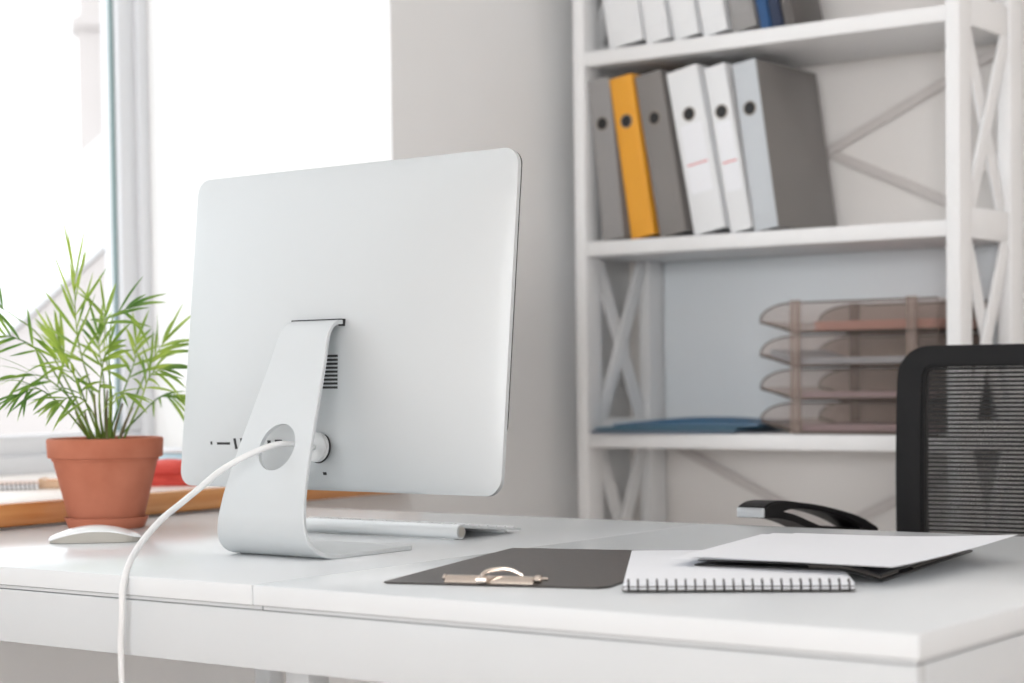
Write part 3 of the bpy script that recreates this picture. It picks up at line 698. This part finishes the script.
# ------------------------------------------------------------------ letter trays
def arc(n, a0, a1): return [a0+(a1-a0)*k/n for k in range(n+1)]
def tray_profile(h):
    # side view: x from the lifted front tip (0) back to TL; z
    top = [(.068*(1-math.cos(a)), .0255+(h-.0255)*math.sin(a)) for a in arc(8, 0.08, PI/2)]
    bot = [(.068*(1-k/8)**1.0, .002+.0205*(k/8)**.85) for k in range(0, 9)]
    return top, bot
TL, TD, TP = .350, .232, .0608
def tray(z, label, papers):
    t = thing('letter_tray', label, 'tray', (-1.7445, 3.136, z), 0, 'smoky letter trays stacked on the lower shelf')
    h = .0560; top, bot = tray_profile(h)
    poly = [(0.0, .0240)] + top + [(TL, h), (TL, .002)] + bot[:-1]
    for y in (0, TD-.0020):
        bm = N(); prism(bm, poly, 1, y, y+.0020); sd = obj('side_wall', bm, 'smoke', t, 20)
        bm = N(); tube(bm, [V((a, y+.001, b_)) for a, b_ in [(0.0, .0245)]+top+[(TL, h)]], .0017, 6); tube(bm, [V((a, y+.001, b_-.0002)) for a, b_ in bot[::-1]+[(TL, .0020)]], .0024, 6); obj('rim', bm, 'smoke_edge', sd, 60)
    bm = N()
    pr = bot[::-1] + [(TL, .002)]
    vs = [[bm.verts.new((a, y, b_+dz)) for a, b_ in pr] for y, dz in ((.0021, 0), (TD-.0021, 0), (TD-.0021, .0018), (.0021, .0018))]
    for q in range(4):
        a, b_ = vs[q], vs[(q+1) % 4]
        for i in range(len(pr)-1): bm.faces.new((a[i], a[i+1], b_[i+1], b_[i]))
    bm.faces.new([vs[q][0] for q in range(4)]); bm.faces.new([vs[3-q][-1] for q in range(4)])
    bmesh.ops.recalc_face_normals(bm, faces=bm.faces); obj('floor_plate', bm, 'smoke', t, 30)
    bm = N(); box(bm, (TL-.002, .0022, .004), (TL, TD-.0022, h)); obj('back_wall', bm, 'smoke', t)
    for x in (.064, .292):
        for y in (-.0060, TD+.0003):
            bm = N(); box(bm, (x, y, .0003), (x+.020, y+.0057, TP-.0004), .001); box(bm, (x+.0015, y-.0012 if y < 0 else y+.0057, .002), (x+.0045, y if y < 0 else y+.0069, TP-.002)); box(bm, (x+.0155, y-.0012 if y < 0 else y+.0057, .002), (x+.0185, y if y < 0 else y+.0069, TP-.002)); obj('support_post', bm, 'smoke_post', t)
    return t
tlab = ['bottom smoky letter tray of the stack on the lower shelf', 'second smoky letter tray from the bottom of the stack', 'third smoky letter tray from the bottom, holding pale blue paper', 'top smoky letter tray of the stack on the lower shelf']
tcont = [[('paper_mauve', .012, .080, .34, 'mauve papers in the bottom letter tray')], [('paper_mauve', .010, .080, .345, 'mauve papers in the second letter tray from the bottom')],
         [('paper_blue', .012, .016, .345, 'pale blue papers in the third letter tray from the bottom')], [('paper_pink', .016, .105, .34, 'pinkish papers in the top letter tray')]]
for k in range(4):
    z = LV[2]+.0006+k*TP; tray(z, tlab[k], None)
    for m_, hh, xa, xb, lab in tcont[k]:
        pt = thing('paper_stack', lab, 'papers', (-1.7445, 3.136, z+.0042), 0, 'papers in the letter trays')
        bm = N()
        def lift(x): return .0200*max(0, 1-x/.068)**.85+.0010
        n_ = 5
        for q in range(n_):
            j = random.Random(k*7+q).uniform(0, .003)
            sheet(bm, lambda u, v, q=q, j=j: V((xa+j+(xb-xa-j-.004)*u, .006+j+.214*v, lift(xa+(xb-xa)*u)+hh*q/n_)), 14, 2, hh/n_*.8)
        obj('sheets', bm, m_, pt, 40)

# ------------------------------------------------------------------ office chair
ch = thing('office_chair', 'black mesh-back office chair behind the desk', 'chair', (-1.0, 2.47, 0))
HB = .2345; ZB0, ZB1, YBk = .575, .991, .160
outer = [(HB-.03*0, 0)]
def back_outline(wd, z0, z1, r, n=8): return [(x, z) for x, z in rrect(2*wd, z1-z0, r, n, 0, (z0+z1)/2)]
o1 = back_outline(HB, ZB0, ZB1, .045); i1 = back_outline(HB-.042, ZB0+.035, ZB1-.032, .012)
def backy(x, z): return YBk + .020*((x/HB)**2)*-1 + .02 + .012*((z-ZB0)/(ZB1-ZB0)-.5)**2*4
bm = N()
# subdivide straight runs so that the frame can follow the curve
def resample(poly, n=160):
    pts = [V((a, b_)) for a, b_ in poly]; seg = [(pts[(i+1) % len(pts)]-pts[i]).length for i in range(len(pts))]; Ls = sum(seg); out_ = []; acc = 0; i = 0
    for k in range(n):
        s = k/n*Ls
        while acc+seg[i] < s: acc += seg[i]; i += 1
        out_.append(pts[i].lerp(pts[(i+1) % len(pts)], (s-acc)/seg[i] if seg[i] > 0 else 0))
    return out_
ro, ri = resample(o1), resample(i1)
rings = []
for pl_, dy in ((ro, -.011), (ro, .013), (ri, .013), (ri, -.011)):
    rings.append([bm.verts.new((p.x, backy(p.x, p.y)+dy, p.y)) for p in pl_])
for q in range(4):
    a, b_ = rings[q], rings[(q+1) % 4]
    for i in range(160): bm.faces.new((a[i], a[(i+1) % 160], b_[(i+1) % 160], b_[i]))
bmesh.ops.recalc_face_normals(bm, faces=bm.faces)
bmesh.ops.bevel(bm, geom=[e for e in bm.edges if e.calc_face_angle(0) > .8], offset=.004, segments=2, affect='EDGES')
obj('back_frame', bm, 'chair', ch, 40)
bm = N(); z = ZB0+.034; wI = HB-.043
def strip(bm, pts, hw_, hz):
    A = []
    for p in pts: A.append([bm.verts.new(p+V((dx, dy, dz))) for dx, dy, dz in hw_])
    m_ = len(hw_)
    for a, b_ in zip(A, A[1:]):
        for k in range(m_): bm.faces.new((a[k], a[(k+1) % m_], b_[(k+1) % m_], b_[k]))
    bm.faces.new(A[0][::-1]); bm.faces.new(A[-1])
while z < ZB1-.030:
    strip(bm, [V((x, backy(x, z), z)) for x in [wI*(-1+2*k/12) for k in range(13)]], [(0, -.0008, -.0025), (0, .0008, -.0025), (0, .0008, .0025), (0, -.0008, .0025)], 0); z += .0062
obj('mesh_panel', bm, 'chairmesh', ch, 0, label='see-through black mesh panel')
bm = N(); tube(bm, spline([(0, .06, .455), (0, .17, .45), (0, .222, .50), (0, .215, .60), (0, .205, .66)], 6), .017, 12); box(bm, (-.06, .186, .585), (.06, .200, .68), .005); obj('back_bracket', bm, 'chair', ch, 60)
bm = N(); t_ = bmesh.new(); bmesh.ops.create_cube(t_, size=1)
for v in t_.verts: v.co = V((v.co.x*.47, v.co.y*.44-.06, .48+v.co.z*.065))
bmesh.ops.bevel(t_, geom=list(t_.edges), offset=.03, segments=4, affect='EDGES'); merge(bm, t_); obj('seat', bm, 'chairfab', ch, 60)
bm = N(); box(bm, (-.10, -.16, .415), (.10, .08, .446), .006); obj('seat_plate', bm, 'chair', ch)
bm = N(); lathe(bm, [(.028, .09), (.028, .26), (.018, .262), (.018, .416)], 24); obj('gas_lift', bm, 'chair', ch)
for k in range(5):
    a = 2*PI*k/5+.35; bm = N(); d = V((math.cos(a), math.sin(a), 0))
    bar(bm, d*.02+V((0, 0, .105)), d*.29+V((0, 0, .082)), .026, .045, V((0, 0, 1)), .006); obj('base_arm', bm, 'chair', ch)
    bm = N(); s = V((-d.y, d.x, 0))
    for q in (-1, 1): disc(bm, d*.285+V((0, 0, .0275))+s*q*.012, s, .027, .016, 24, .004)
    disc(bm, d*.285+V((0, 0, .056)), (0, 0, 1), .008, .022, 16); obj('caster', bm, 'chair', ch)
for side in (-1, 1):
    xo, xi = (-.290, -.246) if side < 0 else (.246, .290)
    yk = lambda Y: Y-2.47
    up_ = [(2.250, .7765), (2.2689, .7815), (2.30, .7822), (2.3361, .7785), (2.4061, .7698), (2.4791, .7570), (2.5359, .7445), (2.590, .7265)]
    lo_ = [(2.588, .7120), (2.5453, .7260), (2.4945, .7425), (2.4421, .7555), (2.3911, .7640), (2.3359, .7692), (2.300, .7665), (2.275, .7625), (2.250, .7615)]
    sp = [V((0, a, b_)) for a, b_ in up_]; su = spline(sp, 4); sl_ = spline([V((0, a, b_)) for a, b_ in lo_], 4)
    bm = N(); prism(bm, [(yk(p.y), p.z) for p in su+sl_], 0, xo, xi, .0025); ar = obj('armrest', bm, 'chair', ch, 40)
    bm = N(); box(bm, (xo+.002, yk(2.2465), .7625), (xi-.001, yk(2.2510), .7752), .0015); obj('end_cap', bm, 'silver', ar, label='silver end cap')
    bm = N()
    strut = spline([V((0, yk(a), b_)) for a, b_ in ((2.272, .7655), (2.3088, .7615), (2.3444, .7545), (2.382, .7440), (2.418, .7330), (2.450, .712), (2.468, .66), (2.45, .57), (2.41, .49), (2.36, .452))], 5)
    hwid = .017; xm = (xo+xi)/2; A = []
    for i, p in enumerate(strut):
        d = (strut[min(i+1, len(strut)-1)]-strut[max(0, i-1)]).normalized(); n_ = V((0, -d.z, d.y))
        A.append([bm.verts.new(p+V((xm+sx*hwid, 0, 0))+n_*sn*.0050) for sx, sn in ((-1, -1), (1, -1), (1, 1), (-1, 1))])
    for a, b_ in zip(A, A[1:]):
        for k in range(4): bm.faces.new((a[k], a[(k+1) % 4], b_[(k+1) % 4], b_[k]))
    bm.faces.new(A[0][::-1]); bm.faces.new(A[-1])
    bar(bm, (xm, yk(2.418), .7335), (xm, yk(2.560), .7190), .030, .014, V((1, 0, 0)), .003)
    bar(bm, (xm, yk(2.36), .452), (side*.08, yk(2.36), .432), .05, .010, V((0, 1, 0)), .002)
    bmesh.ops.recalc_face_normals(bm, faces=bm.faces); obj('arm_strut', bm, 'chair', ar, 50)
